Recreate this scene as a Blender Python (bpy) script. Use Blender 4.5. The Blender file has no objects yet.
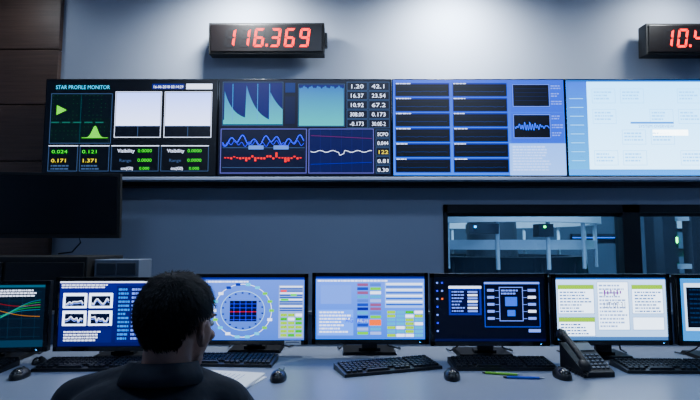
import bpy, bmesh, math, random
from mathutils import Vector, Matrix, Euler
random.seed(7)
scene = bpy.context.scene
COL = scene.collection

# ------------------------------------------------------------ materials
def lin(c):
    c = c/255.0
    return c/12.92 if c <= 0.04045 else ((c+0.055)/1.055)**2.4
def L3(rgb): return (lin(rgb[0]), lin(rgb[1]), lin(rgb[2]), 1)
MATS = {}
def mat(name, rgb, rough=0.5, metal=0.0, noise=0.0, nscale=8.0, bump=0.0, bscale=60.0, stretch=None, spec=0.5):
    if name in MATS: return MATS[name]
    m = bpy.data.materials.new(name); m.use_nodes = True
    nt = m.node_tree; b = nt.nodes['Principled BSDF']
    b.inputs['Base Color'].default_value = L3(rgb)
    b.inputs['Roughness'].default_value = rough
    b.inputs['Metallic'].default_value = metal
    b.inputs['Specular IOR Level'].default_value = spec
    tc = nt.nodes.new('ShaderNodeTexCoord'); mp = nt.nodes.new('ShaderNodeMapping')
    nt.links.new(tc.outputs['Object'], mp.inputs['Vector'])
    if stretch: mp.inputs['Scale'].default_value = stretch
    n = nt.nodes.new('ShaderNodeTexNoise'); n.inputs['Scale'].default_value = nscale
    n.inputs['Detail'].default_value = 6
    nt.links.new(mp.outputs['Vector'], n.inputs['Vector'])
    mx = nt.nodes.new('ShaderNodeMix'); mx.data_type = 'RGBA'
    c = L3(rgb); k = noise
    mx.inputs[6].default_value = (c[0]*(1-k), c[1]*(1-k), c[2]*(1-k), 1)
    mx.inputs[7].default_value = (min(1, c[0]*(1+k)), min(1, c[1]*(1+k)), min(1, c[2]*(1+k)), 1)
    nt.links.new(n.outputs['Fac'], mx.inputs[0]); nt.links.new(mx.outputs[2], b.inputs['Base Color'])
    if bump > 0:
        n2 = nt.nodes.new('ShaderNodeTexNoise'); n2.inputs['Scale'].default_value = bscale
        nt.links.new(mp.outputs['Vector'], n2.inputs['Vector'])
        bp = nt.nodes.new('ShaderNodeBump'); bp.inputs['Strength'].default_value = bump
        bp.inputs['Distance'].default_value = 0.01
        nt.links.new(n2.outputs['Fac'], bp.inputs['Height']); nt.links.new(bp.outputs['Normal'], b.inputs['Normal'])
    MATS[name] = m
    return m
EMS = 1.0
def vivid(rgb):
    c = [lin(x) for x in rgb]; g = sum(c)/3
    c = [max(0, g+(x-g)*1.8) for x in c]
    k = 0.85+1.9*min(lin(max(rgb)), 1)**1.2*(0.5+0.5*g)
    return (c[0]*k, c[1]*k, c[2]*k, 1)
def em(rgb, s=1.0, light=False):
    key = 'lit_%d_%d_%d_%d_%d' % (rgb[0], rgb[1], rgb[2], int(s*10), light)
    if key in MATS: return MATS[key]
    m = bpy.data.materials.new(key); m.use_nodes = True
    nt = m.node_tree; b = nt.nodes['Principled BSDF']
    b.inputs['Base Color'].default_value = (0.004, 0.004, 0.005, 1)
    b.inputs['Roughness'].default_value = 0.35
    b.inputs['Emission Color'].default_value = vivid(rgb)
    b.inputs['Emission Strength'].default_value = s*EMS
    m.cycles.emission_sampling = 'AUTO' if light else 'NONE'
    MATS[key] = m
    return m
def em_grad(name, rgb0, rgb1, s=1.0, axis=2, light=True, lo=-0.35, hi=0.35):
    m = bpy.data.materials.new(name); m.use_nodes = True
    nt = m.node_tree; b = nt.nodes['Principled BSDF']
    b.inputs['Base Color'].default_value = (0.004, 0.004, 0.005, 1)
    tc = nt.nodes.new('ShaderNodeTexCoord'); sp = nt.nodes.new('ShaderNodeSeparateXYZ')
    mr = nt.nodes.new('ShaderNodeMapRange'); cr = nt.nodes.new('ShaderNodeMix'); cr.data_type = 'RGBA'
    mr.inputs['From Min'].default_value = lo; mr.inputs['From Max'].default_value = hi
    nt.links.new(tc.outputs['Object'], sp.inputs[0]); nt.links.new(sp.outputs[axis], mr.inputs['Value'])
    nt.links.new(mr.outputs[0], cr.inputs[0])
    cr.inputs[6].default_value = vivid(rgb0); cr.inputs[7].default_value = vivid(rgb1)
    nt.links.new(cr.outputs[2], b.inputs['Emission Color'])
    b.inputs['Emission Strength'].default_value = s*EMS
    m.cycles.emission_sampling = 'AUTO' if light else 'NONE'
    return m

# ------------------------------------------------------------ mesh builder
class B:
    def __init__(s): s.v = []; s.f = []; s.mi = []; s.mats = []; s.sm = []
    def m(s, mt):
        if mt not in s.mats: s.mats.append(mt)
        return s.mats.index(mt)
    def add(s, verts, faces, mt, smooth=False):
        o = len(s.v); s.v += [tuple(v) for v in verts]; k = s.m(mt)
        for f in faces:
            s.f.append([o+i for i in f]); s.mi.append(k); s.sm.append(smooth)
    def box(s, c, d, mt, rot=None, taper=None):
        x, y, z = d[0]/2, d[1]/2, d[2]/2
        vs = [Vector((sx*x, sy*y, sz*z)) for sz in (-1, 1) for sy in (-1, 1) for sx in (-1, 1)]
        if taper:
            for v in vs:
                if v.z > 0: v.x *= taper[0]; v.y *= taper[1]
        if rot: 
            R = Euler(rot).to_matrix(); vs = [R @ v for v in vs]
        vs = [v+Vector(c) for v in vs]
        s.add(vs, [(0,2,3,1),(4,5,7,6),(0,1,5,4),(2,6,7,3),(0,4,6,2),(1,3,7,5)], mt)
    def b2(s, lo, hi, mt):
        s.box([(lo[i]+hi[i])/2 for i in range(3)], [hi[i]-lo[i] for i in range(3)], mt)
    def cyl(s, p0, p1, r0, r1, mt, n=20, smooth=True):
        p0 = Vector(p0); p1 = Vector(p1); q = (p1-p0).to_track_quat('Z', 'Y')
        vs = []
        for p, r in ((p0, r0), (p1, r1)):
            for i in range(n):
                a = 2*math.pi*i/n; vs.append(p + q @ Vector((r*math.cos(a), r*math.sin(a), 0)))
        s.add(vs, [(i, (i+1) % n, n+(i+1) % n, n+i) for i in range(n)], mt, smooth)
        s.add(vs, [tuple(reversed(range(n))), tuple(range(n, 2*n))], mt)
    def tube(s, pts, r, mt, n=8):
        pts = [Vector(p) for p in pts]; vs = []
        for i, p in enumerate(pts):
            t = (pts[min(i+1, len(pts)-1)]-pts[max(i-1, 0)]).normalized(); q = t.to_track_quat('Z', 'Y')
            for k in range(n):
                a = 2*math.pi*k/n; vs.append(p+q @ Vector((r*math.cos(a), r*math.sin(a), 0)))
        fs = []
        for i in range(len(pts)-1):
            for k in range(n):
                fs.append((i*n+k, i*n+(k+1) % n, (i+1)*n+(k+1) % n, (i+1)*n+k))
        fs.append(tuple(reversed(range(n)))); fs.append(tuple((len(pts)-1)*n+k for k in range(n)))
        s.add(vs, fs, mt, True)
    def ell(s, c, r, mt, seg=20, rings=12, rot=None, zmin=None):
        vs = []; R = Euler(rot).to_matrix() if rot else Matrix.Identity(3)
        for i in range(rings+1):
            th = math.pi*i/rings
            for k in range(seg):
                ph = 2*math.pi*k/seg
                v = Vector((r[0]*math.sin(th)*math.cos(ph), r[1]*math.sin(th)*math.sin(ph), r[2]*math.cos(th)))
                if zmin is not None: v.z = max(v.z, zmin)
                vs.append(R @ v+Vector(c))
        s.add(vs, [(i*seg+k, (i+1)*seg+k, (i+1)*seg+(k+1) % seg, i*seg+(k+1) % seg) for i in range(rings) for k in range(seg)], mt, True)
    def obj(s, name, loc=(0, 0, 0), rot=(0, 0, 0), bevel=0, parent=None, seg=2):
        me = bpy.data.meshes.new(name); me.from_pydata(s.v, [], s.f)
        for mt in s.mats: me.materials.append(mt)
        me.polygons.foreach_set('material_index', s.mi); me.polygons.foreach_set('use_smooth', s.sm)
        me.update()
        o = bpy.data.objects.new(name, me); COL.objects.link(o)
        o.location = loc; o.rotation_euler = rot
        if bevel:
            md = o.modifiers.new('bevel', 'BEVEL'); md.width = bevel; md.segments = seg; md.limit_method = 'ANGLE'; md.angle_limit = math.radians(50)
        if parent: o.parent = parent
        return o
def empty(name, loc=(0, 0, 0), rot=(0, 0, 0)):
    o = bpy.data.objects.new(name, None); o.location = loc; o.rotation_euler = rot; o.empty_display_size = .1
    COL.objects.link(o); return o

# ------------------------------------------------------------ flat display artwork
_tc = {}
def text_geo(s):
    if s in _tc: return _tc[s]
    cu = bpy.data.curves.new('t', 'FONT'); cu.body = s; cu.size = 1.0; cu.resolution_u = 2
    o = bpy.data.objects.new('t', cu); COL.objects.link(o)
    bpy.context.view_layer.update()
    dg = bpy.context.evaluated_depsgraph_get()
    me = bpy.data.meshes.new_from_object(o.evaluated_get(dg))
    g = ([tuple(v.co) for v in me.vertices], [tuple(p.vertices) for p in me.polygons])
    bpy.data.objects.remove(o); bpy.data.curves.remove(cu); bpy.data.meshes.remove(me)
    _tc[s] = g; return g
class Disp:
    """artwork on a flat panel; own 2-D units (u right, v down) spanning the panel"""
    def __init__(s, u0, v0, u1, v1, W, H):
        s.u0, s.v0, s.u1, s.v1, s.W, s.H = u0, v0, u1, v1, W, H; s.b = B(); s.kx = W/(u1-u0); s.kz = H/(v1-v0)
    def p(s, u, v, l): return ((u-s.u0)*s.kx-s.W/2, -0.0004*l, s.H/2-(v-s.v0)*s.kz)
    def rect(s, a, b_, c, d, mt, l=1):
        s.b.add([s.p(a, d, l), s.p(c, d, l), s.p(c, b_, l), s.p(a, b_, l)], [(0, 1, 2, 3)], mt)
    def frame(s, a, b_, c, d, mt, w=.5, l=3):
        s.rect(a, b_, c, b_+w, mt, l); s.rect(a, d-w, c, d, mt, l); s.rect(a, b_, a+w, d, mt, l); s.rect(c-w, b_, c, d, mt, l)
    def poly(s, pts, mt, l=2): s.b.add([s.p(u, v, l) for u, v in pts], [tuple(range(len(pts)))], mt)
    def line(s, pts, mt, w=.5, l=3):
        for (a, b_), (c, d) in zip(pts, pts[1:]):
            dx, dy = c-a, d-b_; n = math.hypot(dx, dy) or 1; nx, ny = -dy/n*w/2, dx/n*w/2
            s.b.add([s.p(a+nx, b_+ny, l), s.p(c+nx, d+ny, l), s.p(c-nx, d-ny, l), s.p(a-nx, b_-ny, l)], [(0, 1, 2, 3)], mt)
    def text(s, t, u, v, h, mt, l=4, wmax=None):
        vs, fs = text_geo(t); k = h/0.7
        if not vs: return
        kx = k
        if wmax: kx = min(k*1.4, wmax/max(x[0] for x in vs))
        s.b.add([s.p(u+x*kx, v-y*k, l) for x, y, z in vs], fs, mt)
    def dashes(s, a, b_, c, d, mt, rows, l=3, fill=.75):
        """rows of text-like dashes"""
        rh = (d-b_)/rows
        for r in range(rows):
            u = a
            while u < a+(c-a)*random.uniform(.6, 1):
                w = random.uniform(1.0, 4.0); w = min(w, c-u)
                if w > .2: s.rect(u, b_+r*rh+rh*.25, u+w, b_+r*rh+rh*.75, mt, l)
                u += w+.7
    def obj(s, name, loc=(0, 0, 0), parent=None, rot=(0, 0, 0)): return s.b.obj(name, loc, rot, 0, parent)

# ------------------------------------------------------------ palette
black = mat('black_plastic', (14, 15, 18), .38, noise=.1)
black_matte = mat('black_matte', (12, 13, 16), .6, noise=.1)
gloss = mat('black_gloss', (8, 9, 12), .15)
keym = mat('key_plastic', (20, 22, 27), .5)
wallm = mat('wall_paint', (158, 169, 190), .75, noise=.04, nscale=2, bump=.04, bscale=120)
wood = mat('dark_wood', (84, 64, 55), .5, noise=.55, nscale=5, stretch=(.5, 1, 12), bump=.15, bscale=14)
deskm = mat('desk_laminate', (126, 136, 156), .35, noise=.05, nscale=60)
desk_edge = mat('desk_edging', (60, 66, 80), .5)
floorm = mat('floor_carpet', (48, 54, 66), .95, noise=.2, nscale=40, bump=.3, bscale=200)
ceilm = mat('ceiling_tile', (170, 176, 186), .9, noise=.03)
alu = mat('brushed_aluminium', (150, 158, 172), .35, .9, noise=.1, nscale=20, stretch=(1, 1, 20))
greycab = mat('grey_cabinet', (92, 102, 120), .5, noise=.05)
framem = mat('window_frame', (14, 17, 24), .45)
paper = mat('white_paper', (248, 250, 252), .8)

# ------------------------------------------------------------ room
X0, X1, Y0, YW, ZC = -3.2, 3.6, -1.4, 3.65, 3.2
b = B(); b.b2((X0, Y0, -.1), (X1, YW, 0), floorm); b.obj('floor')
b = B(); b.b2((X0, Y0, ZC), (X1, YW, ZC+.1), ceilm)
for i in range(1, 12): b.b2((X0+i*.6-.006, Y0, ZC-.004), (X0+i*.6+.006, YW, ZC), alu)
for i in range(1, 9): b.b2((X0, Y0+i*.6-.006, ZC-.004), (X1, Y0+i*.6+.006, ZC), alu)
b.obj('ceiling')
WX0, WX1, WZ0, WZ1 = .68, 2.98, .98, 1.545
b = B()
b.b2((X0, YW, 0), (WX0, YW+.12, ZC), wallm); b.b2((WX1, YW, 0), (X1, YW+.12, ZC), wallm)
b.b2((WX0, YW, WZ1), (WX1, YW+.12, ZC), wallm); b.b2((WX0, YW, 0), (WX1, YW+.12, WZ0), wallm)
b.obj('wall_back')
b = B(); b.b2((X0-.1, Y0, 0), (X0, YW+.12, ZC), wallm); b.obj('wall_left')
b = B(); b.b2((X1, Y0, 0), (X1+.1, YW+.12, ZC), wallm); b.obj('wall_right')
b = B(); b.b2((X0-.1, Y0-.1, 0), (X1+.1, Y0, ZC), wallm); b.obj('wall_front')
b = B(); b.b2((X0, YW-.015, 0), (X1, YW, .1), desk_edge); b.obj('baseboard_back', bevel=.003)
# wood cladding at the left part of the back wall
b = B(); zz = 0.1
for h in (.5, .42, .42, .42, .42, .42, .42):
    top = min(zz+h, ZC)
    if top-zz > .02: b.b2((X0, YW-.045, zz+.004), (-2.165, YW-.001, top-.004), wood)
    zz += h
b.b2((X0, YW-.02, .1), (-2.175, YW-.001, ZC), black_matte)
b.obj('wood_wall_cladding', bevel=.003)

# window
b = B(); F = .045
b.b2((WX0, YW-.02, WZ1-.06), (WX1, YW+.1, WZ1), framem); b.b2((WX0, YW-.02, WZ0), (WX1, YW+.1, WZ0+F), framem)
b.b2((WX0, YW-.02, WZ0), (WX0+F*.7, YW+.1, WZ1), framem); b.b2((WX1-F, YW-.02, WZ0), (WX1, YW+.1, WZ1), framem)
b.b2((1.98, YW-.02, WZ0), (2.11, YW+.1, WZ1), framem)
b.b2((WX0+.02, YW+.03, WZ1-.085), (WX1, YW+.06, WZ1-.05), framem)
win = b.obj('window_1', bevel=.004)
gl = bpy.data.materials.new('window_glass'); gl.use_nodes = True; nt = gl.node_tree
for n in list(nt.nodes): nt.nodes.remove(n)
o_ = nt.nodes.new('ShaderNodeOutputMaterial'); mx = nt.nodes.new('ShaderNodeMixShader'); t_ = nt.nodes.new('ShaderNodeBsdfTransparent'); g_ = nt.nodes.new('ShaderNodeBsdfGlossy')
t_.inputs[0].default_value = (.8, .9, 1, 1); g_.inputs['Roughness'].default_value = .02; mx.inputs[0].default_value = .05
nt.links.new(t_.outputs[0], mx.inputs[1]); nt.links.new(g_.outputs[0], mx.inputs[2]); nt.links.new(mx.outputs[0], o_.inputs[0])
b = B(); b.b2((WX0+.02, YW+.05, WZ0+.02), (1.99, YW+.056, WZ1-.02), gl); b.b2((2.1, YW+.05, WZ0+.02), (WX1-.02, YW+.056, WZ1-.02), gl)
b.obj('glass', parent=win)

# instrument hall beyond the window
hallw = mat('hall_wall', (62, 76, 94), .8, noise=.25, nscale=3)
steel = mat('painted_steel', (178, 190, 200), .45, .1, noise=.1)
dsteel = mat('dark_steel', (30, 38, 50), .5, .4)
b = B(); HY = 8.2
b.b2((0, YW+.12, -.1), (7, HY, 0), hallw); b.obj('floor_hall')
b = B(); b.b2((0, HY, 0), (7, HY+.1, 3.6), hallw); hb = b.obj('wall_hall_back')
b = B(); b.b2((0, YW+.12, 3.6), (7, HY+.1, 3.7), hallw); b.obj('ceiling_hall')
b = B(); b.b2((-.1, YW+.12, 0), (0, HY, 3.6), hallw); b.obj('wall_hall_left')
b = B(); b.b2((7, YW+.12, 0), (7.1, HY, 3.6), hallw); b.obj('wall_hall_right')
b = B()
def ring(cx, cy, r0, r1, z0, z1, mt, n=56):
    vs = []
    for i in range(n):
        a = 2*math.pi*i/n; c, s = math.cos(a), math.sin(a)
        vs += [(cx+r0*c, cy+r0*s, z0), (cx+r1*c, cy+r1*s, z0), (cx+r1*c, cy+r1*s, z1), (cx+r0*c, cy+r0*s, z1)]
    fs = []
    for i in range(n):
        j = (i+1) % n
        for k in range(4): fs.append((i*4+k, j*4+k, j*4+(k+1) % 4, i*4+(k+1) % 4))
    b.add(vs, fs, mt)
ring(1.75, 6.2, 1.1, 1.22, 1.48, 1.72, steel)
ring(1.75, 6.2, 1.05, 1.15, 1.20, 1.30, steel)
ring(1.75, 6.2, .9, 1.05, .02, 1.12, dsteel)
for i in range(14):
    a = 2*math.pi*i/14; c, s = math.cos(a), math.sin(a)
    b.cyl((1.75+1.15*c, 6.2+1.15*s, 1.0), (1.75+1.15*c, 6.2+1.15*s, 1.55), .022, .022, steel, 8)
    b.cyl((1.75+1.15*c, 6.2+1.15*s, 0), (1.75+1.02*c, 6.2+1.02*s, 1.1), .03, .03, dsteel, 8)
b.cyl((1.75, 6.2, 0), (1.75, 6.2, 1.9), .35, .28, dsteel, 32)
b.b2((1.2, 5.04, 1.36), (1.5, 5.2, 1.46), dsteel); b.b2((1.9, 5.04, 1.33), (2.05, 5.2, 1.46), dsteel)
b.b2((1.95, 5.03, 1.42), (1.97, 5.04, 1.44), em((60, 255, 150), 4)); b.b2((1.25, 5.03, 1.42), (1.27, 5.04, 1.44), em((90, 200, 255), 3))
b.obj('telescope_mount_ring')
b = B()
for x in (3.25, 3.55): b.b2((x, 5.2, 0), (x+.13, 5.35, 3.5), dsteel)
b.b2((3.2, 5.15, 1.9), (3.75, 5.4, 2.0), dsteel)
for z in (.5, 1.0, 1.5): b.b2((3.3, 5.23, z), (3.6, 5.3, z+.05), steel)
b.obj('steel_column')
b = B()
b.b2((4.0, 6.2, 0), (4.9, 6.8, 1.7), dsteel)
for z in (.3, .6, .9, 1.2, 1.45): b.b2((4.05, 6.18, z), (4.85, 6.2, z+.2), steel if z > 1.4 else hallw)
b.b2((3.96, 6.165, 1.27), (4.03, 6.18, 1.34), em((60, 255, 150), 6)); b.b2((4.5, 6.165, 1.08), (4.53, 6.18, 1.1), em((90, 200, 255), 4))
b.b2((4.15, 6.165, 1.1), (4.19, 6.18, 1.14), em((60, 255, 150), 5))
b.b2((4.62, 6.165, 1.5), (4.8, 6.18, 1.52), em((90, 180, 255), 2))
b.obj('equipment_rack')
b = B()
b.b2((1.0, 8.09, 1.85), (3.0, 8.12, 1.89), em((150, 215, 255), 1.2)); b.b2((1.0, 8.12, 1.82), (3.0, 8.2, 1.93), dsteel)
b.b2((3.6, 8.09, 1.35), (4.3, 8.12, 1.365), em((80, 160, 255), .8)); b.b2((3.6, 8.12, 1.32), (4.6, 8.2, 1.42), dsteel)
b.obj('strip_light', parent=hb)
def area(name, loc, rot, sx, sy, power, col):
    l = bpy.data.lights.new(name, 'AREA'); l.shape = 'RECTANGLE'; l.size = sx; l.size_y = sy; l.energy = power; l.color = col
    o = bpy.data.objects.new(name, l); o.location = loc; o.rotation_euler = rot; COL.objects.link(o); return o
area('hall_lamp', (2.0, 4.8, 3.5), (0, 0, 0), 1.5, .8, 400, (.52, .82, 1))
area('hall_lamp', (5.0, 5.2, 3.5), (0, 0, 0), .8, .8, 170, (.4, .78, 1))

# ------------------------------------------------------------ ceiling lights
for i, (x, pw) in enumerate(((-2.35, 5), (-.78, 250), (.76, 290), (2.35, 75))):
    b = B(); b.cyl((0, 0, -.03), (0, 0, 0), .09, .1, alu, 28); b.cyl((0, 0, -.033), (0, 0, -.0305), .07, .07, em((235, 245, 255), 8), 28)
    fx = b.obj('ceiling_downlight', (x, 3.25, ZC-.004))
    l = bpy.data.lights.new('downlight_lamp', 'SPOT'); l.energy = pw*1.0; l.spot_size = math.radians(170); l.spot_blend = 1.0; l.shadow_soft_size = .12; l.color = (.88, .95, 1)
    o = bpy.data.objects.new('downlight_lamp', l); COL.objects.link(o); o.parent = fx; o.location = (0, 0, -.05); o.rotation_euler = (math.radians(24), 0, 0)
for x, y in ((-1.4, .9), (1.5, .9), (.05, 2.1)):  # unseen panels added overhead as soft bluish fill for the room
    b = B(); b.box((0, 0, -.02), (1.2, .32, .04), alu); b.box((0, 0, -.042), (1.12, .26, .004), em((200, 220, 255), 2))
    fx = b.obj('fill_light_panel', (x, y, ZC-.004))
    a_ = area('fill_lamp', (0, 0, -.06), (0, 0, 0), 1.1, .25, 9.5, (.60, .77, 1)); a_.parent = fx

# ------------------------------------------------------------ video wall
PW = 1.222; VX = -2.15; VZ0, VZ1 = 1.726, 2.422; VY = 3.45
vw = empty('video_wall', (VX+2*PW, VY, (VZ0+VZ1)/2))
b = B()
for i in range(4):
    cx = (i-1.5)*PW
    b.box((cx, .045, 0), (PW-.003, .09, VZ1-VZ0), gloss)
    b.box((cx, .13, 0), (.5, .1, .4), black_matte)
    b.box((cx-.3, .165, 0), (.06, .06, .75), black_matte); b.box((cx+.3, .165, 0), (.06, .06, .75), black_matte)
b.obj('panels', bevel=.002, parent=vw)
b = B(); b.box((0, .08, -.348-.016), (4*PW, .19, .022), mat('rail_paint', (165, 178, 205), .4)); b.box((0, .13, -.348-.045), (4*PW-.05, .11, .03), black_matte); b.obj('bottom_rail', bevel=.003, parent=vw)

W, H = PW-.018, VZ1-VZ0-.016
bk = em((3, 5, 12), 1); wh = em((225, 232, 250), 1.2); cy = em((50, 200, 235), 1.0); gr = em((20, 215, 50), 1.0); yl = em((230, 215, 20), 1.0)
rd = em((225, 20, 15), 1.0); gy = em((90, 105, 135), 1); lv = em((150, 165, 235), 1); db = em((12, 22, 58), 1); blu = em((40, 95, 235), 1.0)
lg = em((150, 215, 80), 1); org = em((230, 130, 20), 1)
# A
d = Disp(45, 79, 215, 176, W, H)
d.rect(45, 79, 215, 176, bk, 0.5)
d.text('STAR PROFILE MONITOR', 54, 88.5, 4, cy, wmax=54); d.text('16-06-2018 03:14:29', 151, 87.5, 2.8, wh, wmax=30)
d.rect(150, 83, 182, 88.5, em((30, 60, 130)), 2); d.rect(184, 83, 210, 88.5, wh, 2)
d.rect(50, 93, 111, 144, em((4, 18, 20)), 1); d.frame(50, 93, 111, 144, gy)
d.poly([(56, 105), (56, 115), (66, 110)], em((120, 215, 5), 1.0)); d.line([(80, 94), (80, 143)], em((40, 80, 90)), .5)
pts = [(82+i*1.3, 138-12*math.exp(-((82+i*1.3-95)/4.0)**2)) for i in range(21)]
d.poly([(82, 138.5)]+pts+[(108, 138.5)], em((120, 215, 10), 1.0), 3)
d.rect(80, 95, 110, 118, em((4, 14, 22)), 2); 
for i in range(5): d.rect(51+i*11, 122, 59+i*11, 123.2, em((20, 110, 100)), 3)
for r_ in range(12):
    for c_ in range(14): 
        if random.random() < .5: d.rect(52+c_*4, 95+r_*4, 52.6+c_*4, 95.5+r_*4, em((30, 110, 70)), 2.5)
lava = em_grad('panel_lavender', (218, 225, 252), (162, 180, 250), 1.5, lo=0, hi=.3)
for a, c in ((115, 159), (164, 209)):
    d.rect(a, 92, c, 137, lava, 2); d.frame(a-1, 91, c+1, 138, wh, .5)
    d.rect(a, 126, c, 137.5, em((5, 8, 20)), 3); d.rect(a, 126, c, 126.5, gy, 4)
    d.rect((a+c)/2, 126, (a+c)/2+.5, 137, gy, 4)
for x in (50, 81, 112, 161):
    w_ = 29 if x < 100 else 47
    d.frame(x, 146, x+w_, 172, gy, .5)
    d.rect(x, 146, x+w_, 146.7, wh, 4)
for x, t1, t2 in ((53, '0.024', '0.171'), (83, '0.121', '1.371')):
    d.text(t1, x, 154, 3.6, gr, wmax=16); d.text(t2, x, 163, 3.6, yl, wmax=16)
    d.dashes(x, 165, x+22, 171, gy, 2)
for x in (118, 167):
    d.text('Visibility', x, 153, 3.4, wh, wmax=17); d.text('0.0000', x+20, 153, 3.4, gr, wmax=14)
    d.text('Range', x+2, 162.5, 3, gy, wmax=12); d.text('0.0000', x+20, 162.5, 3.4, gr, wmax=14)
    d.text('cnt(G0)', x+4, 170.5, 3, wh, wmax=12); d.text('0.000', x+22, 170.5, 3, gr, wmax=10)
d.obj('screen_image', ((-1.5)*PW, -.001, 0), vw)
# B
d = Disp(218, 79, 390, 176, W, H)
d.rect(218, 79, 390, 176, em((8, 13, 34)), .5)
d.rect(222, 82, 281, 125, em((16, 38, 100)), 1); d.frame(221, 81, 282, 126, gy)
cyf = em_grad('panel_cyan', (0, 205, 215), (10, 125, 205), .62, lo=0.04, hi=.32)
pk = []
for i in range(60):
    u = 223+i; t = i
    h = 3
    if t < 22: h = 4+30*math.exp(-t/9)
    if 22 <= t < 46: h = 40*math.exp(-(t-22)/11)
    if t >= 46: h = 30*math.exp(-(t-46)/14)+3
    pk.append((u, 124.5-h))
for p, q in zip(pk, pk[1:]): d.poly([(p[0], 124.5), p, q, (q[0], 124.5)], cyf, 2)
for x in (231, 256, 268): d.rect(x, 83, x+.5, 124, em((60, 160, 215)), 3)
d.rect(222, 120, 281, 124.5, cyf, 3)
d.rect(284, 82, 294, 92, em((30, 60, 110)), 2); d.rect(284, 96, 294, 124, em((16, 26, 60)), 2)
d.rect(298, 84, 343, 126, cyf, 2); d.frame(297, 83, 344, 127, gy)
rr = [(298+i, 86.5+1.2*math.sin(i*.9)+.8*math.sin(i*2.3)) for i in range(46)]
d.poly([(298, 84)]+[(343, 84)]+[r for r in reversed(rr)], em((25, 50, 110)), 3)
for r_ in range(5):
    for c_ in range(2):
        x = 346+c_*22; y = 81+r_*9.6
        d.frame(x, y, x+21, y+9, gy, .5); d.text(['1.20', '42.1', '16.37', '23.54', '10.92', '67.2', '308.00', '0.173', '-0.173', '30.0E-2'][r_*2+c_], x+3, y+6.7, 4.2, wh, wmax=14)
d.rect(221, 130, 305, 173, em((10, 18, 44)), 1); d.frame(220, 129, 306, 174, em((130, 130, 190)), .6)
w1 = [(222+i*1.0, 141+3.5*math.sin(i*.55)+2.2*math.sin(i*.21+1)) for i in range(82)]; d.line(w1, em((90, 125, 255), 1.2), .7, 4)
w2 = [(222+i*1.0, 144+2.0*math.sin(i*.9)+1.2*math.sin(i*.31+1)) for i in range(82)]; d.line(w2, blu, .5, 4)
d.rect(222, 148, 304, 148.6, gy, 3)
for i in range(26):
    x = 224+i*3; h = random.choice([1, 2, 5, 1, 1.5, 4]); up = random.random() < .4
    d.rect(x, 158-(h if up else 0), x+2, 158+(0 if up else h), rd, 4)
d.rect(222, 168, 304, 168.5, gy, 3)
for x in (248, 273): d.rect(x, 146, x+15, 150, em((130, 150, 210)), 4)
d.rect(309, 130, 372, 173, em((34, 36, 80)), 1); d.frame(308, 129, 373, 174, em((130, 130, 190)), .6)
for i in range(1, 6): d.rect(309+i*10.5, 130, 309.3+i*10.5, 173, em((60, 60, 115)), 2)
d.line([(310+i, 152+.9*math.sin(i*.5)+(3 if 28 < i < 34 else 0)) for i in range(62)], wh, .5, 4)
d.line([(310, 136), (371, 139)], em((130, 60, 110)), .4, 4); d.line([(310, 165+.0), (371, 163)], em((50, 80, 180)), .4, 4)
for r_ in range(5): d.frame(375, 130+r_*9, 389, 138+r_*9, gy, .5); d.text(['SCPO', '0.044', '122', '0.81', '0.30'][r_], 376.5, 136.5+r_*9, 3.8, yl if r_ == 2 else wh, wmax=11)
d.obj('screen_image', ((-.5)*PW, -.001, 0), vw)
# C
d = Disp(393, 79, 565, 176, W, H)
d.rect(393, 79, 565, 176, em_grad('panel_violet', (110, 145, 235), (90, 122, 220), .9), .5)
for c_ in range(2):
    for r_ in range(6):
        a = 395+c_*58; t = 82+r_*15.4
        d.rect(a, t, a+55, t+14.3, em((55, 80, 160)), 1); d.rect(a+.7, t+1.4, a+54.3, t+13.6, em((2, 4, 14)), 2)
        d.line([(a+2+i*2, t+9+random.uniform(-.35, .35)) for i in range(26)], em((60, 75, 130)), .4, 3)
        d.dashes(a+1, t, a+16, t+1.6, wh, 1); d.rect(a+3, t+4, a+50, t+4.3, em((30, 40, 80)), 3)
d.rect(511, 81, 564, 112, em((90, 120, 215)), 1); d.rect(514, 84, 550, 106, em((3, 6, 20)), 2); d.frame(513.5, 83.5, 550.5, 106.5, lv, .4)
d.rect(511, 113, 564, 143, em((90, 120, 215)), 1); d.rect(514, 115, 550, 138, em((3, 6, 20)), 2); d.frame(513.5, 114.5, 550.5, 138.5, lv, .4)
d.line([(515+i*.7, 127+4*math.sin(i*1.7)*math.exp(-((i-20)/18)**2)+1.2*math.sin(i*.8)) for i in range(50)], em((80, 140, 255), 1.2), .5, 4)
for t in (84, 92, 100, 115, 124, 132): d.dashes(552, t, 563, t+5, lv, 2)
for t in (88, 92, 96, 100): d.rect(516, t, 548, t+.3, em((50, 60, 110)), 3)
d.rect(509, 144, 565, 176, em_grad('panel_pale', (170, 198, 252), (140, 170, 248), 1.0), 2)
d.dashes(512, 146, 560, 172, em((190, 210, 252), 1.2), 9, 3)
d.obj('screen_image', ((.5)*PW, -.001, 0), vw)
# D
d = Disp(568, 79, 742, 176, W, H)
d.rect(568, 79, 742, 176, em_grad('panel_ice', (198, 230, 255), (165, 210, 252), 2.2), .5)
d.rect(568, 79, 742, 81, em((50, 120, 190)), 1); d.rect(568, 81, 589, 176, em_grad('panel_azure', (110, 190, 245), (30, 130, 230), .9), 1)
for t in range(8): d.rect(571, 98+t*9, 585, 98.6+t*9, em((170, 215, 255), 1.2), 2)
for r_ in range(4):
    for c_ in range(5):
        a = 594+c_*29; t = 88+r_*21
        if (r_+c_) % 3 == 2: continue
        d.frame(a, t, a+24, t+15, em((160, 200, 245), 1.8), .5, 2); d.dashes(a+2, t+2, a+21, t+12, em((155, 195, 242), 1.8), 3, 3)
d.rect(632, 122, 676, 124, em((110, 150, 220), 1.3), 3); d.rect(654, 130, 690, 136, em((240, 250, 255), 3.2), 3); d.text('SYSTEM OVERVIEW', 640, 128, 3, em((90, 130, 220)), wmax=36)
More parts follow.
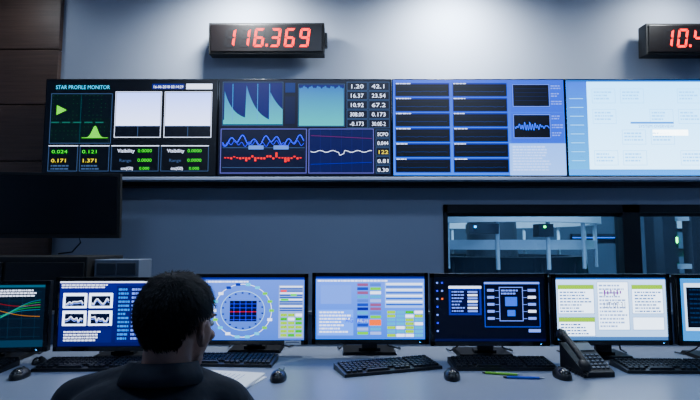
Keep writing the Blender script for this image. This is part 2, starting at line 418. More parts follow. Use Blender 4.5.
d.rect(568, 170, 742, 176, em((110, 165, 235), 1.2), 2)
d.obj('screen_image', ((1.5)*PW, -.001, 0), vw)

# ------------------------------------------------------------ LED clocks
segs = {'0': 'abcdef', '1': 'bc', '2': 'abged', '3': 'abgcd', '4': 'fgbc', '5': 'afgcd', '6': 'afgedc', '7': 'abc', '8': 'abcdefg', '9': 'abcdfg'}
led = em((255, 90, 20), 1.7); led_off = em((9, 2, 3), .8)
def seg7(d, ch, x, y, w, h, t):
    m_ = y+h/2
    def sk(u, v): return (u+(y+h-v)*.13, v)
    S = {'a': [(x+t*.4, y), (x+w-t*.4, y), (x+w-t*1.1, y+t), (x+t*1.1, y+t)], 'd': [(x+t*1.1, y+h-t), (x+w-t*1.1, y+h-t), (x+w-t*.4, y+h), (x+t*.4, y+h)],
         'g': [(x+t, m_-t/2), (x+w-t, m_-t/2), (x+w-t*.6, m_), (x+w-t, m_+t/2), (x+t, m_+t/2), (x+t*.6, m_)],
         'f': [(x, y+t*.4), (x+t, y+t*1.2), (x+t, m_-t*.6), (x, m_-t*.1)], 'b': [(x+w-t, y+t*1.2), (x+w, y+t*.4), (x+w, m_-t*.1), (x+w-t, m_-t*.6)],
         'e': [(x, m_+t*.1), (x+t, m_+t*.6), (x+t, y+h-t*1.2), (x, y+h-t*.4)], 'c': [(x+w-t, m_+t*.6), (x+w, m_+t*.1), (x+w, y+h-t*.4), (x+w-t, y+h-t*1.2)]}
    for k, p in S.items(): d.poly([sk(*q) for q in p], led if k in segs[ch] else led_off, 2)
def clock(x0, x1, z0, z1, s, start):
    e = empty('led_clock', ((x0+x1)/2, 3.49, (z0+z1)/2), (math.radians(3), 0, 0))
    W_, H_ = x1-x0, z1-z0
    b = B(); b.box((0, .05, 0), (W_, .10, H_), black_matte); b.box((0, -.002, 0), (W_-.03, .01, H_-.03), mat('led_window', (10, 4, 5), .35))
    b.box((W_/2+.01, .05, 0), (.02, .06, .1), black); b.box((-W_*.3, .12, 0), (.05, .07, .06), black); b.box((W_*.3, .12, 0), (.05, .07, .06), black)
    b.obj('housing', bevel=.004, parent=e)
    d = Disp(0, 0, 115, 31, W_, H_); u = start
    for ch in s:
        if ch == '.': d.rect(u-1.9, 21.5, u+.3, 24, led, 2); u += 1.6
        else:
            seg7(d, ch, u, 6.0, 10, 18.5, 2.3); u += 14.4
    d.obj('digits', (0, -.0075, 0), e)
clock(-1.02, -.185, 2.622, 2.850, '116.369', 15.5)
clock(2.135, 2.97, 2.618, 2.846, '10.4382', 15)

# ------------------------------------------------------------ desk
b = B(); b.b2((-2.75, 1.5, .72), (3.0, 2.595, .75), deskm); desk = b.obj('control_desk', bevel=.004)
b = B()
for x in (-2.7, -1.25, .2, 1.6, 2.95): b.b2((x-.02, 1.62, 0), (x+.02, 2.58, .72), desk_edge)
b.b2((-2.7, 2.5, .12), (2.95, 2.53, .72), desk_edge)
b.obj('legs', parent=desk, bevel=.003)
b = B(); b.b2((-2.75, 2.6, .0), (3.0, 2.63, .90), mat('partition_fabric', (60, 74, 104), .9, noise=.1, bump=.2, bscale=300)); b.b2((-2.75, 2.597, .90), (3.0, 2.635, .915), alu); b.obj('back_screen', bevel=.002, parent=desk)

# ------------------------------------------------------------ monitors
def monitor(x, y, z0, z1, w, yaw, disp, name='computer_monitor'):
    h = z1-z0; zc = (z0+z1)/2
    e = empty(name, (x, y, .75), (0, 0, yaw)); lz = zc-.75
    b = B(); t = .017
    b.box((0, .02, lz), (w, .028, h), black); b.box((0, .045, lz), (w*.75, .03, h*.7), black_matte, taper=None)
    b.box((0, .004, lz+h/2-t/2), (w, .012, t), gloss); b.box((0, .004, lz-h/2+t*.6), (w, .012, t*1.2), gloss)
    b.box((-w/2+t/2, .004, lz), (t, .012, h), gloss); b.box((w/2-t/2, .004, lz), (t, .012, h), gloss)
    b.box((w/2-.04, -.003, lz-h/2+t*.5), (.006, .002, .002), em((120, 180, 255), 3))
    b.box((0, .095, lz*.5+.02), (.07, .02, lz), black); b.box((0, .07, lz-.02), (.09, .05, .09), black)
    b.box((0, .15, .0085), (.25, .17, .014), black, taper=(.94, .94)); b.box((0, .11, .02), (.1, .05, .02), black)
    b.obj('housing', bevel=.003, parent=e)
    sw, sh = w-2*t+.002, h-t*2.2+.002
    disp.W, disp.H = sw, sh; disp.kx = sw/(disp.u1-disp.u0); disp.kz = sh/(disp.v1-disp.v0)
    return e, sw, sh, lz+t*.1
def mk(x, y, z0, z1, w, yaw, bounds, draw):
    d = Disp(*bounds, 1, 1)
    e, sw, sh, lz = monitor(x, y, z0, z1, w, yaw, d)
    draw(d); d.obj('screen', (0, .0045, lz), e)
    b = B(); r = random.uniform(-.03, .03)
    b.tube([(.06, .07, lz-.06), (.08+r, .1, lz-.14), (.11+r, .14, .03), (.15, .18, .008), (.17+r, .23, .006)], .004, black)
    b.tube([(-.05, .07, lz-.06), (-.09+r, .09, lz-.12), (-.11, .14, .04), (-.14, .18, .008), (-.15, .23, .006)], .0035, black)
    b.obj('cables', parent=e)
    return e

def s0(d):
    d.rect(0, 0, 120, 70, em_grad('scr_teal', (4, 14, 26), (6, 26, 40), 1.0), .5)
    d.rect(0, 0, 120, 3, em((60, 100, 120)), 1)
    for i in range(9): d.rect(6+i*13, 6, 6.3+i*13, 60, em((20, 60, 80)), 1)
    for i in range(6): d.rect(2, 8+i*10, 116, 8.3+i*10, em((20, 60, 80)), 1)
    def cv(f, m_, w=.45): d.line([(3+i*2.2, f(i)) for i in range(52)], m_, w, 3)
    for k in range(5): cv(lambda i: 50-k*3-22/(1+math.exp(-(i-32-k*2)/4)), em((40, 160, 90)) if k % 2 else em((40, 130, 150)), .5)
    cv(lambda i: 26+10/(1+math.exp(-(i-36)/4)), em((180, 130, 50)), .5); cv(lambda i: 14+.2*i+2*math.sin(i/5), em((150, 50, 60)), .5)
    d.rect(0, 62, 120, 70, em((40, 60, 80)), 1); d.dashes(3, 63, 100, 69, wh, 2, 2); d.dashes(70, 5, 116, 14, wh, 3, 2)
def s1(d):
    d.rect(0, 0, 120, 70, em_grad('scr_blue1', (12, 30, 84), (20, 52, 125), 1.1, lo=-.15, hi=.15), .5)
    d.rect(0, 0, 120, 2, wh, 1); d.dashes(2, 3, 60, 8, wh, 2)
    for r_ in range(2):
        for c_ in range(2):
            a = 4+c_*27; t = 13+r_*19
            d.rect(a, t, a+25, t+16, em((222, 234, 255), 1.6), 1); d.rect(a+2.5, t+3, a+22.5, t+14, em((14, 20, 44)), 2)
            p = [(a+3+i*2, t+9+random.uniform(-3.5, 3.5)) for i in range(10)]; d.line(p, wh, 1.0, 3)
            d.line([(q[0], q[1]+2) for q in p], lv, .8, 3)
    d.rect(4, 52, 56, 66, em((30, 50, 110)), 1); d.dashes(6, 53, 54, 65, wh, 4, 2)
    d.rect(60, 5, 117, 66, em((16, 40, 105)), 1)
    for c_ in range(4): d.dashes(62+c_*14, 7, 74+c_*14, 64, lv if c_ % 2 else em((90, 150, 220)), 13, 2)
def s2(d):
    d.rect(0, 0, 106, 64, em_grad('scr_lav', (115, 134, 205), (132, 150, 220), 1.1, lo=-.15, hi=.15), .5)
    d.rect(0, 0, 106, 2.5, em((60, 75, 150)), 1); d.dashes(2, 3, 60, 6, wh, 1)
    n = 36; P = [(44+29*math.cos(2*math.pi*i/n), 34+27*math.sin(2*math.pi*i/n)) for i in range(n+1)]
    d.line(P, wh, .6, 2); P2 = [(44+22*math.cos(2*math.pi*i/n), 34+20*math.sin(2*math.pi*i/n)) for i in range(n+1)]; d.line(P2, em((190, 220, 240)), .5, 2)
    for i in range(18):
        a = 2*math.pi*i/18; u, v = 44+29*math.cos(a), 34+27*math.sin(a); m_ = random.choice([wh, cy, em((130, 205, 110)), em((60, 80, 160)), wh])
        d.rect(u-2.4, v-1.4, u+2.4, v+1.4, m_, 3)
        u, v = 44+20*math.cos(a+.15), 34+18*math.sin(a+.15); d.rect(u-1, v-.7, u+1, v+.7, em((40, 60, 130)), 3)
    d.rect(31, 24, 58, 45, em((12, 16, 50)), 3)
    for i in range(5): d.rect(31, 27+i*4, 58, 27.4+i*4, rd if i == 2 else blu, 4)
    for i in range(4): d.rect(35+i*6, 24, 35.4+i*6, 45, blu, 4)
    for i in range(3): d.rect(1, 10+i*18, 11, 20+i*18, em((150, 165, 215)), 2); d.dashes(1.5, 11+i*18, 10, 19+i*18, em((50, 60, 120)), 4, 3)
    d.rect(80, 8, 105, 62, em((160, 175, 222)), 2)
    for r_ in range(12): d.rect(81, 9+r_*2.2, 104, 10.3+r_*2.2, em((80, 105, 175)) if r_ % 3 else wh, 3)
    d.rect(82, 13, 88, 15, rd, 4); d.rect(92, 17, 98, 19, gr, 4); d.rect(82, 22, 90, 24, gr, 4)
    for r_ in range(6):
        for c_ in range(3): d.rect(82+c_*7.5, 37+r_*4.1, 88.6+c_*7.5, 40+r_*4.1, random.choice([em((170, 218, 5), .8), em((170, 218, 5), .8), em((60, 190, 50), .9), wh]), 3)
def s3(d):
    d.rect(0, 0, 110, 64, em_grad('scr_pale', (110, 132, 212), (135, 155, 228), 1.2, lo=-.15, hi=.15), .5)
    d.rect(0, 0, 110, 2.5, em((60, 75, 150)), 1); d.dashes(2, 3, 100, 6, wh, 1)
    d.rect(5, 9, 36, 28, em((140, 160, 230), 1.1), 1); d.rect(2, 34, 38, 60, em((135, 160, 238), 1.2), 1); d.dashes(4, 35, 37, 58, wh, 7, 2)
    for r_ in range(13):
        for c_ in range(2):
            d.rect(42+c_*13, 7+r_*4.1, 53+c_*13, 10+r_*4.1, random.choice([wh, em((170, 185, 235)), em((80, 100, 185)), em((60, 170, 215)), em((130, 205, 110)), em((160, 120, 150)), em((50, 65, 150)), em((120, 140, 210))]), 2)
    d.rect(70, 6, 109, 32, em((160, 182, 238), 1.1), 1)
    for r_ in range(8): d.rect(71, 7+r_*3, 108, 8.6+r_*3, em((85, 115, 195)) if r_ % 2 else wh, 2)
    for r_ in range(7):
        for c_ in range(4): d.rect(72+c_*9.2, 35+r_*3.9, 80.4+c_*9.2, 38+r_*3.9, random.choice([em((170, 218, 5), .8), em((170, 218, 5), .8), em((60, 190, 50), .9), wh, em((60, 175, 215))]), 2)
    d.text('AG 12.40', 30, 47, 5, em((20, 80, 220)), wmax=22); d.rect(54, 44, 66, 50, org, 3)
def s4(d):
    d.rect(0, 0, 112, 64, em_grad('scr_night', (4, 6, 24), (3, 5, 16), 1.0), .5)
    for r_ in range(7):
        for c_ in range(2): d.rect(2.5+c_*5, 5+r_*8, 4.3+c_*5, 6.6+r_*8, random.choice([lv, lv, org, blu, blu]), 2) if (c_ == 0 or r_ < 3) else None
    d.rect(15, 9, 48, 38, em((60, 75, 150)), 1); d.rect(15, 9, 48, 11.5, wh, 2)
    d.rect(17, 13, 46, 36, em((16, 22, 60)), 2)
    for r_ in range(7): d.dashes(18, 13.5+r_*3.2, 31, 16+r_*3.2, lv, 1); d.rect(34, 14+r_*3.2, 44, 15.8+r_*3.2, wh if r_ % 2 else lv, 3)
    d.frame(51, 5, 107, 50, em((90, 110, 200)), .6, 1); d.rect(51, 5, 107, 7, lv, 2); d.rect(52, 7.5, 106, 49, em((5, 8, 28)), 2)
    d.frame(66, 10, 90, 44, lv, .6); d.rect(72, 20, 84, 29, em((110, 130, 220)), 3); d.rect(74, 33, 82, 39, em((110, 130, 220)), 3)
    for r_ in range(5): d.rect(54, 12+r_*7, 61, 14.5+r_*7, lv, 3); d.rect(95, 12+r_*7, 103, 14.5+r_*7, wh if r_ % 2 else lv, 3); d.line([(62, 13.5+r_*7), (66, 13.5+r_*7)], lv, .4); d.line([(90, 13.5+r_*7), (94, 13.5+r_*7)], lv, .4)
    d.dashes(68, 12, 88, 18, lv, 2, 3); d.rect(0, 61.5, 112, 64, em((14, 24, 66)), 2); d.rect(95, 52, 107, 55, lv, 2)
def s5(d):
    d.rect(0, 0, 112, 62, em_grad('scr_white', (165, 188, 218), (185, 205, 235), 1.6, lo=-.15, hi=.15), .5)
    d.rect(0, 0, 112, 2, em((90, 120, 190)), 1)
    yg = em((165, 210, 0), .8); wb = em((218, 230, 246), 1.9)
    for a, t, c, q in ((2, 7, 39, 36), (2, 39, 39, 58), (42, 4, 74, 52), (77, 7, 109, 36), (77, 39, 109, 52)):
        d.rect(a, t, c, q, wb, 1); d.frame(a, t, c, q, em((110, 140, 200)), .5)
    d.rect(2, 7, 39, 11.5, yg, 3); d.rect(2, 39, 39, 44, yg, 3); d.rect(77, 7, 109, 11.5, yg, 3)
    d.dashes(4, 13, 36, 35, em((130, 150, 190), 1.2), 7, 2); d.dashes(80, 13, 107, 35, em((130, 150, 190), 1.2), 7, 2); d.dashes(44, 6, 72, 50, em((160, 175, 210), 1.3), 12, 2)
    d.dashes(4, 45, 36, 57, em((120, 140, 185)), 4, 2); d.text('UT 07:31', 48, 30, 6, em((60, 60, 110)), wmax=22)
    for i in range(6): d.rect(49+i*3.2, 12+i % 2, 50.5+i*3.2, 18-i % 3, em((150, 100, 175)), 3)
    d.rect(0, 58.5, 112, 62, em((110, 135, 180)), 2)
def s6(d):
    d.rect(0, 0, 112, 62, em((60, 160, 225), .8), .5); d.rect(4, 5, 80, 52, em((205, 220, 240), 1.3), 1); d.rect(6, 9, 78, 49, em((8, 10, 24)), 2)
    for i in range(8): d.dashes(9, 10+i*4.6, 60, 13+i*4.6, em((45, 60, 90)), 1)
    d.rect(84, 5, 110, 40, wh, 1)
mk(-1.560, 2.16, .800, 1.100, .525, math.radians(6), (0, 0, 120, 70), s0)
mk(-1.015, 2.20, .800, 1.114, .520, math.radians(2), (0, 0, 120, 70), s1)
mk(-.450, 2.32, .803, 1.122, .515, 0, (0, 0, 106, 64), s2)
mk(.0905, 2.275, .815, 1.129, .522, 0, (0, 0, 110, 64), s3)
mk(.614, 2.23, .815, 1.129, .520, 0, (0, 0, 112, 64), s4)
mk(1.130, 2.19, .827, 1.129, .510, 0, (0, 0, 112, 62), s5)
mk(1.655, 2.15, .830, 1.129, .520, math.radians(-3), (0, 0, 112, 62), s6)
b = B(); b.box((0, 0, 0), (.075, .001, .018), paper); b.box((0, -.0006, .002), (.06, .0004, .003), mat('label_ink', (40, 60, 110), .8)); o = b.obj('asset_label', (.19, -.0045, .063), parent=bpy.data.objects['computer_monitor.002'])

# ------------------------------------------------------------ keyboards and mice
def keyboard(x, y, yaw, w=.42):
    b = B(); dp = .145
    vs = [(-w/2, -dp/2, 0), (w/2, -dp/2, 0), (w/2, dp/2, 0), (-w/2, dp/2, 0), (-w/2, -dp/2, .012), (w/2, -dp/2, .012), (w/2, dp/2, .024), (-w/2, dp/2, .024)]
    b.add(vs, [(3, 2, 1, 0), (4, 5, 6, 7), (0, 1, 5, 4), (1, 2, 6, 5), (2, 3, 7, 6), (3, 0, 4, 7)], black)
    tilt = math.atan2(.012, dp)
    def key(cx, cy_, kw):
        z = .012+(cy_+dp/2)/dp*.012+.004
        b.box((cx, cy_, z), (kw, .0155, .009), keym, rot=(tilt, 0, 0), taper=(.82, .82))
    p = .0187; left = -w/2+.012
    for r in range(6):
        cy_ = dp/2-.02-r*.0208-(0 if r == 0 else .002)
        if r < 5:
            for k in range(15): key(left+p*k+p/2-.001, cy_, .0165)
        else:
            for k in range(3): key(left+p*1.25*k+p/2, cy_, .02)
            key(left+p*7, cy_, .105)
            for k in range(3): key(left+p*(11.5+1.2*k), cy_, .02)
        nb = int((w-.024-15*p)/p)
        for k in range(nb):
            key(left+p*15+.006+p*k+p/2, cy_, .0165)
    b.obj('computer_keyboard', (x, y, .7503), (0, 0, yaw))
keyboard(.155, 2.095, math.radians(19)); keyboard(.630, 2.135, 0); keyboard(1.305, 2.09, math.radians(-1)); keyboard(-.530, 2.20, math.radians(-3))
keyboard(-1.065, 2.125, math.radians(2)); keyboard(-1.595, 2.07, math.radians(4))
def mouse(x, y, yaw, k=1.0, tail=.04):
    b = B(); b.ell((0, 0, .006), (.031*k, .055*k, .031*k), black, 24, 14, zmin=-.006)
    b.box((0, .03*k, .029*k), (.006, .018, .008), keym, rot=(-.45, 0, 0)); b.ell((0, -.015*k, .01), (.026*k, .035*k, .0285*k), gloss, 20, 10, zmin=-.008)
    b.tube([(0, .05*k, .006), (.002, .05*k+tail*.6, .003), (.0, .05*k+tail, .003)], .002, black, 6)
    b.obj('computer_mouse', (x, y, .7503), (0, 0, yaw))
mouse(-.270, 1.935, 0, tail=.12); mouse(.388, 1.955, -.1, tail=.05); mouse(-1.264, 1.965, .15); mouse(.812, 1.965, 0); mouse(-1.33, 2.19, 0, .7, .02)

# telephone
b = B()
w, dd = .145, .19
vs = [(-w/2, -dd/2, 0), (w/2, -dd/2, 0), (w/2, dd/2, 0), (-w/2, dd/2, 0), (-w/2, -dd/2, .02), (w/2, -dd/2, .02), (w/2, dd/2, .105), (-w/2, dd/2, .105)]
b.add(vs, [(3, 2, 1, 0), (4, 5, 6, 7), (0, 1, 5, 4), (1, 2, 6, 5), (2, 3, 7, 6), (3, 0, 4, 7)], black_matte)
tl = math.atan2(.085, dd)
def top(y): return .02+(y+dd/2)/dd*.085
for r in range(5):
    for c in range(4): b.box((-.01+c*.022, -.07+r*.019, top(-.07+r*.019)+.002), (.015, .011, .006), mat('phone_key', (70, 78, 92), .6), rot=(tl, 0, 0))
b.box((.022, .058, top(.058)+.001), (.09, .05, .006), mat('phone_display', (55, 70, 80), .3), rot=(tl, 0, 0))
hx = -.06; hmat = mat('handset_plastic', (11, 12, 15), .55)
b.tube([(hx, -.10, .045), (hx, -.07, .068), (hx, -.02, .095), (hx, .04, .125), (hx, .08, .145), (hx, .11, .15)], .014, hmat, 12)
b.ell((hx, -.085, .048), (.025, .034, .022), hmat, rot=(tl, 0, 0)); b.ell((hx, .09, .137), (.025, .034, .024), hmat, rot=(tl, 0, 0))
b.tube([(hx, -.11, .04)]+[(hx-.02+.008*math.cos(i*1.6), -.12+i*.006, .012+.008*math.sin(i*1.6)) for i in range(26)], .0022, black, 6)
ph = b.obj('desk_telephone', (.945, 2.05, .7505), (0, 0, math.radians(6)), bevel=.002); ph.scale = (.86, .92, .95)

def pen(x, y, yaw, col, L=.14):
    b = B(); b.cyl((-L/2, 0, 0), (L/2-.02, 0, 0), .0048, .0048, col, 12); b.cyl((L/2-.02, 0, 0), (L/2, 0, 0), .004, .001, alu, 12); b.cyl((-L/2-.012, 0, 0), (-L/2, 0, 0), .003, .0045, black, 12)
    b.box((-L/2+.02, 0, .0055), (.04, .002, .0015), black)
    b.obj('ballpoint_pen', (x, y, .7552), (0, 0, yaw))
pen(.60, 2.0, -.25, mat('pen_green', (120, 205, 40), .4)); pen(.665, 1.945, -.12, mat('pen_blue', (25, 80, 215), .4))
b = B(); b.box((0, 0, .0015), (.21, .297, .003), paper); b.box((0.01, -.02, .008), (.20, .25, .008), paper, rot=(0, 0, .12))
for i in range(9): b.box((.0, .08-i*.02, .0122), (.15, .002, .0002), mat('ink', (90, 110, 170), .8), rot=(0, 0, .12))
b.obj('notepad', (-.492, 1.91, .7502), (0, 0, math.radians(72)))
b = B(); b.cyl((0, 0, 0), (0, 0, .03), .016, .016, gloss, 20); b.cyl((0, 0, .03), (0, 0, .034), .013, .010, alu, 20); b.obj('small_bottle', (-1.44, 1.90, .7502))

# ------------------------------------------------------------ left side equipment
e = empty('wall_television', (-1.845, 3.16, 1.502), (math.radians(4), 0, math.radians(7)))
b = B(); b.box((0, .02, 0), (.74, .035, .415), black_matte); b.box((0, .001, .004), (.70, .004, .37), gloss); b.box((0, .06, 0), (.4, .05, .22), black_matte)
b.obj('panel', bevel=.004, parent=e)
b = B(); b.cyl((0, .08, 0), (.0, .25, .0), .025, .025, black, 14); b.cyl((0, .25, -.04), (0, .25, .04), .03, .03, black, 14); b.box((-.0, .34, 0), (.05, .2, .05), black); b.box((0, .435, 0), (.16, .03, .22), black); b.obj('wall_arm', parent=e, bevel=.003)
b = B(); b.tube([(.10, .05, -.18), (.11, .06, -.24), (.06, .06, -.30), (-.02, .05, -.31)], .005, black); b.obj('power_cable', parent=e)
b = B(); b.b2((-2.75, 2.72, 0), (-1.42, 3.15, 1.19), black_matte)
for x in (-2.73, -2.29, -1.85): b.b2((x, 2.705, .06), (x+.42, 2.72, 1.16), black)
b.obj('storage_cabinet', bevel=.004)
b = B(); b.b2((-1.41, 2.78, 0), (-1.165, 2.96, 1.172), greycab)
for z in (.05, .4, .75): b.b2((-1.395, 2.768, z), (-1.18, 2.78, z+.32), greycab); b.b2((-1.32, 2.755, z+.25), (-1.24, 2.768, z+.265), alu)
for x in (-1.395, -1.283): b.b2((x, 2.770, 1.09), (x+.103, 2.78, 1.155), mat('cab_dark', (40, 46, 58), .5))
b.obj('filing_cabinet', bevel=.003)

# ------------------------------------------------------------ office chair
CX = -.44
b = B(); fab = mat('chair_fabric', (30, 33, 42), .9, noise=.2, bump=.3, bscale=300)
b.box((0, 0, .395), (.48, .46, .07), fab); b.box((0, -.255, .66), (.42, .05, .42), fab, rot=(-.06, 0, 0)); b.box((0, -.27, .46), (.06, .03, .2), black)
b.cyl((0, 0, .1), (0, 0, .37), .03, .025, alu, 16)
for i in range(5):
    a = 2*math.pi*i/5; c, s = math.cos(a), math.sin(a)
    b.cyl((0, 0, .11), (.28*c, .28*s, .075), .025, .016, black, 10); b.cyl((.28*c-.012*s, .28*s+.012*c, .03), (.28*c+.012*s, .28*s-.012*c, .03), .03, .03, black, 14); b.cyl((.28*c, .28*s, .03), (.28*c, .28*s, .08), .01, .01, black, 8)
for sx in (-1, 1):
    b.box((sx*.26, 0, .63), (.05, .24, .03), black); b.box((sx*.26, 0, .51), (.03, .04, .22), black); b.box((sx*.235, 0, .41), (.08, .05, .02), black)
b.obj('office_chair', (CX, .97, 0), bevel=.012, seg=3)

# ------------------------------------------------------------ man
skin = mat('skin', (166, 126, 108), .55, noise=.08, nscale=20, bump=.05, bscale=200)
shirt = mat('navy_shirt', (17, 22, 36), .85, noise=.25, nscale=10, bump=.5, bscale=22)
trouser = mat('dark_trousers', (24, 26, 32), .9, noise=.2)
hairm = mat('black_hair', (9, 9, 11), .6, noise=.3, nscale=60, spec=.2)
man = empty('seated_man', (CX, 1.0, 0))
MI = Matrix.Translation((-CX, -1.0, 0))
def blob(name, parts, voxel, it, mt, M=None):
    bm = bmesh.new()
    def sph(c, r, R=None):
        mm = Matrix.Translation(Vector(c)) @ (R.to_4x4() if R else Matrix.Identity(4)) @ Matrix.Diagonal((r[0], r[1], r[2], 1))
        bmesh.ops.create_icosphere(bm, subdivisions=3, radius=1, matrix=mm)
    for p in parts:
        if p[0] == 'e': sph(p[1], p[2], Euler(p[3]).to_matrix() if len(p) > 3 else None)
        else:
            a, r0, c, r1 = Vector(p[1]), p[2], Vector(p[3]), p[4]; n = max(2, int((c-a).length/(min(r0, r1)*.3)))
            for i in range(n+1):
                t = i/n; r = r0+(r1-r0)*t; sph(a.lerp(c, t), (r, r, r))
    me = bpy.data.meshes.new('tmp'); bm.to_mesh(me); bm.free()
    o = bpy.data.objects.new('tmp', me); COL.objects.link(o)
    md = o.modifiers.new('r', 'REMESH'); md.mode = 'VOXEL'; md.voxel_size = voxel
    if it: sm = o.modifiers.new('s', 'SMOOTH'); sm.iterations = it; sm.factor = .5
    bpy.context.view_layer.update(); dg = bpy.context.evaluated_depsgraph_get()
    m2 = bpy.data.meshes.new_from_object(o.evaluated_get(dg)); bpy.data.objects.remove(o)
    m2.name = name; m2.materials.clear(); m2.materials.append(mt)
    m2.transform((MI @ M) if M else MI)
    for p in m2.polygons: p.use_smooth = True
    ob = bpy.data.objects.new(name, m2); COL.objects.link(ob); ob.parent = man; return ob
c = CX
blob('shirt', [
    ('e', (c, .92, .58), (.165, .125, .12)), ('e', (c, .97, .69), (.155, .115, .13)), ('e', (c-.005, 1.05, .80), (.172, .12, .14)),
    ('e', (c-.005, 1.10, .88), (.172, .10, .098)), ('e', (c+.02, 1.125, .935), (.13, .08, .055)),
    ('c', (-.42, 1.14, .958), .054, (c-.17, 1.165, .898), .062), ('c', (-.41, 1.14, .958), .054, (c+.152, 1.165, .898), .060),
    ('c', (c-.172, 1.17, .889), .066, (c-.235, 1.41, .802), .049), ('c', (c-.235, 1.41, .802), .049, (c-.10, 1.60, .793), .036),
    ('c', (c+.154, 1.17, .889), .064, (c+.145, 1.40, .802), .049), ('c', (c+.145, 1.40, .802), .049, (c+.04, 1.60, .793), .036)], .009, 5, shirt)
# collar
b = B(); n = 40; vs = []; fs = []
for k, (r, z, off) in enumerate(((.070, .950, 0), (.064, 1.006, .004), (.070, 1.010, .004), (.088, .970, -.003))):
    for i in range(n):
        a = 2*math.pi*i/n; y = math.sin(a)
        vs.append((-.410-c+r*math.cos(a)*1.03, 1.125-1.0+off+r*y, z-.018*(y+1)/2-.012*max(0, y)))
for k in range(3):
    for i in range(n): fs.append((k*n+i, k*n+(i+1) % n, (k+1)*n+(i+1) % n, (k+1)*n+i))
b.add(vs, fs, shirt, True); co = b.obj('collar', parent=man); md = co.modifiers.new('s', 'SOLIDIFY'); md.thickness = .003
tr = []
for s in (-1, 1): tr += [('c', (c+s*.085, .92, .525), .088, (c+s*.12, 1.36, .545), .066), ('c', (c+s*.12, 1.36, .545), .064, (c+s*.12, 1.40, .12), .046)]
tr.append(('e', (c, .91, .53), (.165, .125, .09)))
blob('trousers', tr, .012, 5, trouser)
for s in (-1, 1):
    blob('shoe', [('e', (c+s*.12, 1.45, .035), (.045, .12, .034)), ('e', (c+s*.12, 1.39, .055), (.04, .06, .05))], .008, 3, black)
# head
HM = Matrix.Translation((-.385, 1.14, 1.083)) @ Euler((math.radians(-8), math.radians(2), math.radians(-22))).to_matrix().to_4x4() @ Matrix.Scale(.925, 4)
hp = [('e', (0, -.01, .025), (.075, .093, .085)), ('e', (0, .03, -.025), (.062, .062, .08)), ('e', (0, .045, -.08), (.043, .042, .03)), ('e', (0, .075, .022), (.05, .018, .012)),
      ('c', (0, .092, .008), .007, (0, .108, -.028), .012), ('e', (.011, .1, -.031), (.008, .009, .007)), ('e', (-.011, .1, -.031), (.008, .009, .007)),
      ('e', (0, .089, -.055), (.022, .009, .005)), ('e', (0, .087, -.064), (.019, .009, .006)), ('e', (0, .085, -.095), (.018, .014, .014)),
      ('e', (.04, .066, -.025), (.02, .02, .016)), ('e', (-.04, .066, -.025), (.02, .02, .016)),
      ('c', (0, -.02, -.04), .057, (-.015, .0, -.16), .056)]
for s in (-1, 1):
    hp += [('e', (s*.083, -.006, -.018), (.007, .019, .031), (0, 0, s*-.45)), ('c', (s*.088, -.020, .006), .005, (s*.092, -.024, -.015), .005), ('c', (s*.084, .002, .012), .005, (s*.088, -.020, .006), .005),
           ('c', (s*.092, -.024, -.015), .005, (s*.080, -.006, -.043), .006)]
blob('head', hp, .0035, 3, skin, HM)
b = B(); ew = mat('eye_white', (225, 225, 220), .2); ir = mat('iris', (45, 28, 18), .2); lip = mat('lips', (150, 85, 78), .5)
for s in (-1, 1):
    b.ell((s*.03, .080, .002), (.013, .013, .009), ew); b.ell((s*.03, .0895, .002), (.0055, .004, .0055), ir); b.ell((s*.03, .085, .024), (.017, .009, .004), hairm)
b.ell((0, .096, -.059), (.019, .004, .005), lip)
fo = b.obj('face_features', parent=man); fo.data.transform(MI @ HM)
# hair
b = B(); bm = bmesh.new(); bmesh.ops.create_icosphere(bm, subdivisions=5, radius=1)
def keep(v):
    az = abs(math.degrees(math.atan2(v.x, v.y)))
    if az < 50: lim = .62
    elif az < 75: lim = .62-(az-50)/25*.45
    elif az < 105: lim = .17-(az-75)/30*.25
    elif az < 125: lim = -.08-(az-105)/20*.60
    else: lim = -.76
    return v.z > lim
RX, RY, RZ = .086, .104, .096; HC = Vector((0, -.012, .025))
from mathutils import noise as nz
def surf(v, off=0):
    k = 1+.035*nz.noise(v*3.0)+.02*nz.noise(v*9)+off
    q = Vector((v.x*RX*k, v.y*RY*k, v.z*RZ*k))
    if v.z < 0:
        q.x *= 1+.06*min(1, -v.z*1.2); q.z *= 1+.20*(-v.z)
        if v.y < 0: q.y *= 1-.02*v.z
    return q+HC
bmesh.ops.delete(bm, geom=[v for v in bm.verts if not keep(v.co.normalized())], context='VERTS')
dirs = [v.co.normalized().copy() for v in bm.verts]
for v in bm.verts: v.co = surf(v.co.normalized())
bm.verts.ensure_lookup_table()
b.add([v.co.copy() for v in bm.verts], [tuple(x.index for x in f.verts) for f in bm.faces], hairm, True); bm.free()
crown = Vector((.1, -.45, .88)).normalized()
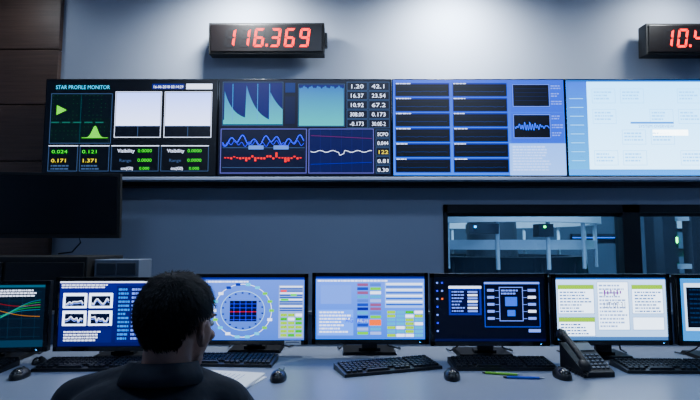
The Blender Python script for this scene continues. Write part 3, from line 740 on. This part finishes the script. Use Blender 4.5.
for i in range(9000):
    v = random.choice(dirs); v = (v+Vector([random.uniform(-.03, .03) for _ in range(3)])).normalized()
    t = (v-crown); t = (t-v*t.dot(v)); 
    if t.length < .05: t = Vector((random.uniform(-1, 1), random.uniform(-1, 1), 0))
    t = t.normalized()+Vector([random.uniform(-.16, .16) for _ in range(3)])
    t.normalize(); p0 = surf(v, -.015); Lh = random.uniform(.016, .030)
    if v.z < -.3: Lh *= .6
    sd = v.cross(t).normalized()*random.uniform(.0006, .0013); lift = random.uniform(.06, .2)
    if random.random() < .05: lift += .25
    p1 = p0+t*Lh*.55+v*Lh*lift*.8; p2 = p0+t*Lh+v*Lh*lift*.5
    b.add([p0-sd, p0+sd, p1+sd*.7, p1-sd*.7, p2], [(0, 1, 2, 3), (3, 2, 4)], hairm)
ho = b.obj('hair', parent=man); ho.data.transform(MI @ HM)
# hands
def hand(name, wrist, ang, s):
    M = Matrix.Translation(wrist) @ Euler((0, 0, ang)).to_matrix().to_4x4()
    P = [('c', (0, -.03, .0), .026, (0, .01, 0), .024), ('e', (0, .05, .004), (.040, .048, .014)), ('e', (s*.02, .035, .0), (.02, .03, .016))]
    for k, (x, L) in enumerate(((-.030, .058), (-.010, .070), (.010, .076), (.030, .068))):
        x *= s
        a = (x, .085, .006); b1 = (x*1.12, .085+L*.42, .014); b2 = (x*1.16, .085+L*.75, .006); b3 = (x*1.16, .085+L*.95, -.008)
        P += [('c', a, .0095, b1, .009), ('c', b1, .0088, b2, .008), ('c', b2, .008, b3, .007)]
    P += [('c', (s*.03, .03, 0), .013, (s*.052, .065, .0), .0105), ('c', (s*.052, .065, 0), .010, (s*.050, .095, -.004), .0085)]
    blob(name, P, .003, 2, skin, M)
hand('hand_left', (c-.085, 1.60, .776), math.radians(-20), 1)
hand('hand_right', (c+.030, 1.60, .776), math.radians(16), -1)

# ------------------------------------------------------------ world, camera
w = bpy.data.worlds.new('world'); scene.world = w; w.use_nodes = True
w.node_tree.nodes['Background'].inputs[0].default_value = (.02, .03, .05, 1)
cam = bpy.data.cameras.new('camera'); cam.sensor_width = 36; cam.lens = 500/700*36; cam.clip_start = .02
co = bpy.data.objects.new('camera', cam); COL.objects.link(co); co.location = (0, 0, 1.26); co.rotation_euler = (math.radians(95), 0, 0)
scene.camera = co
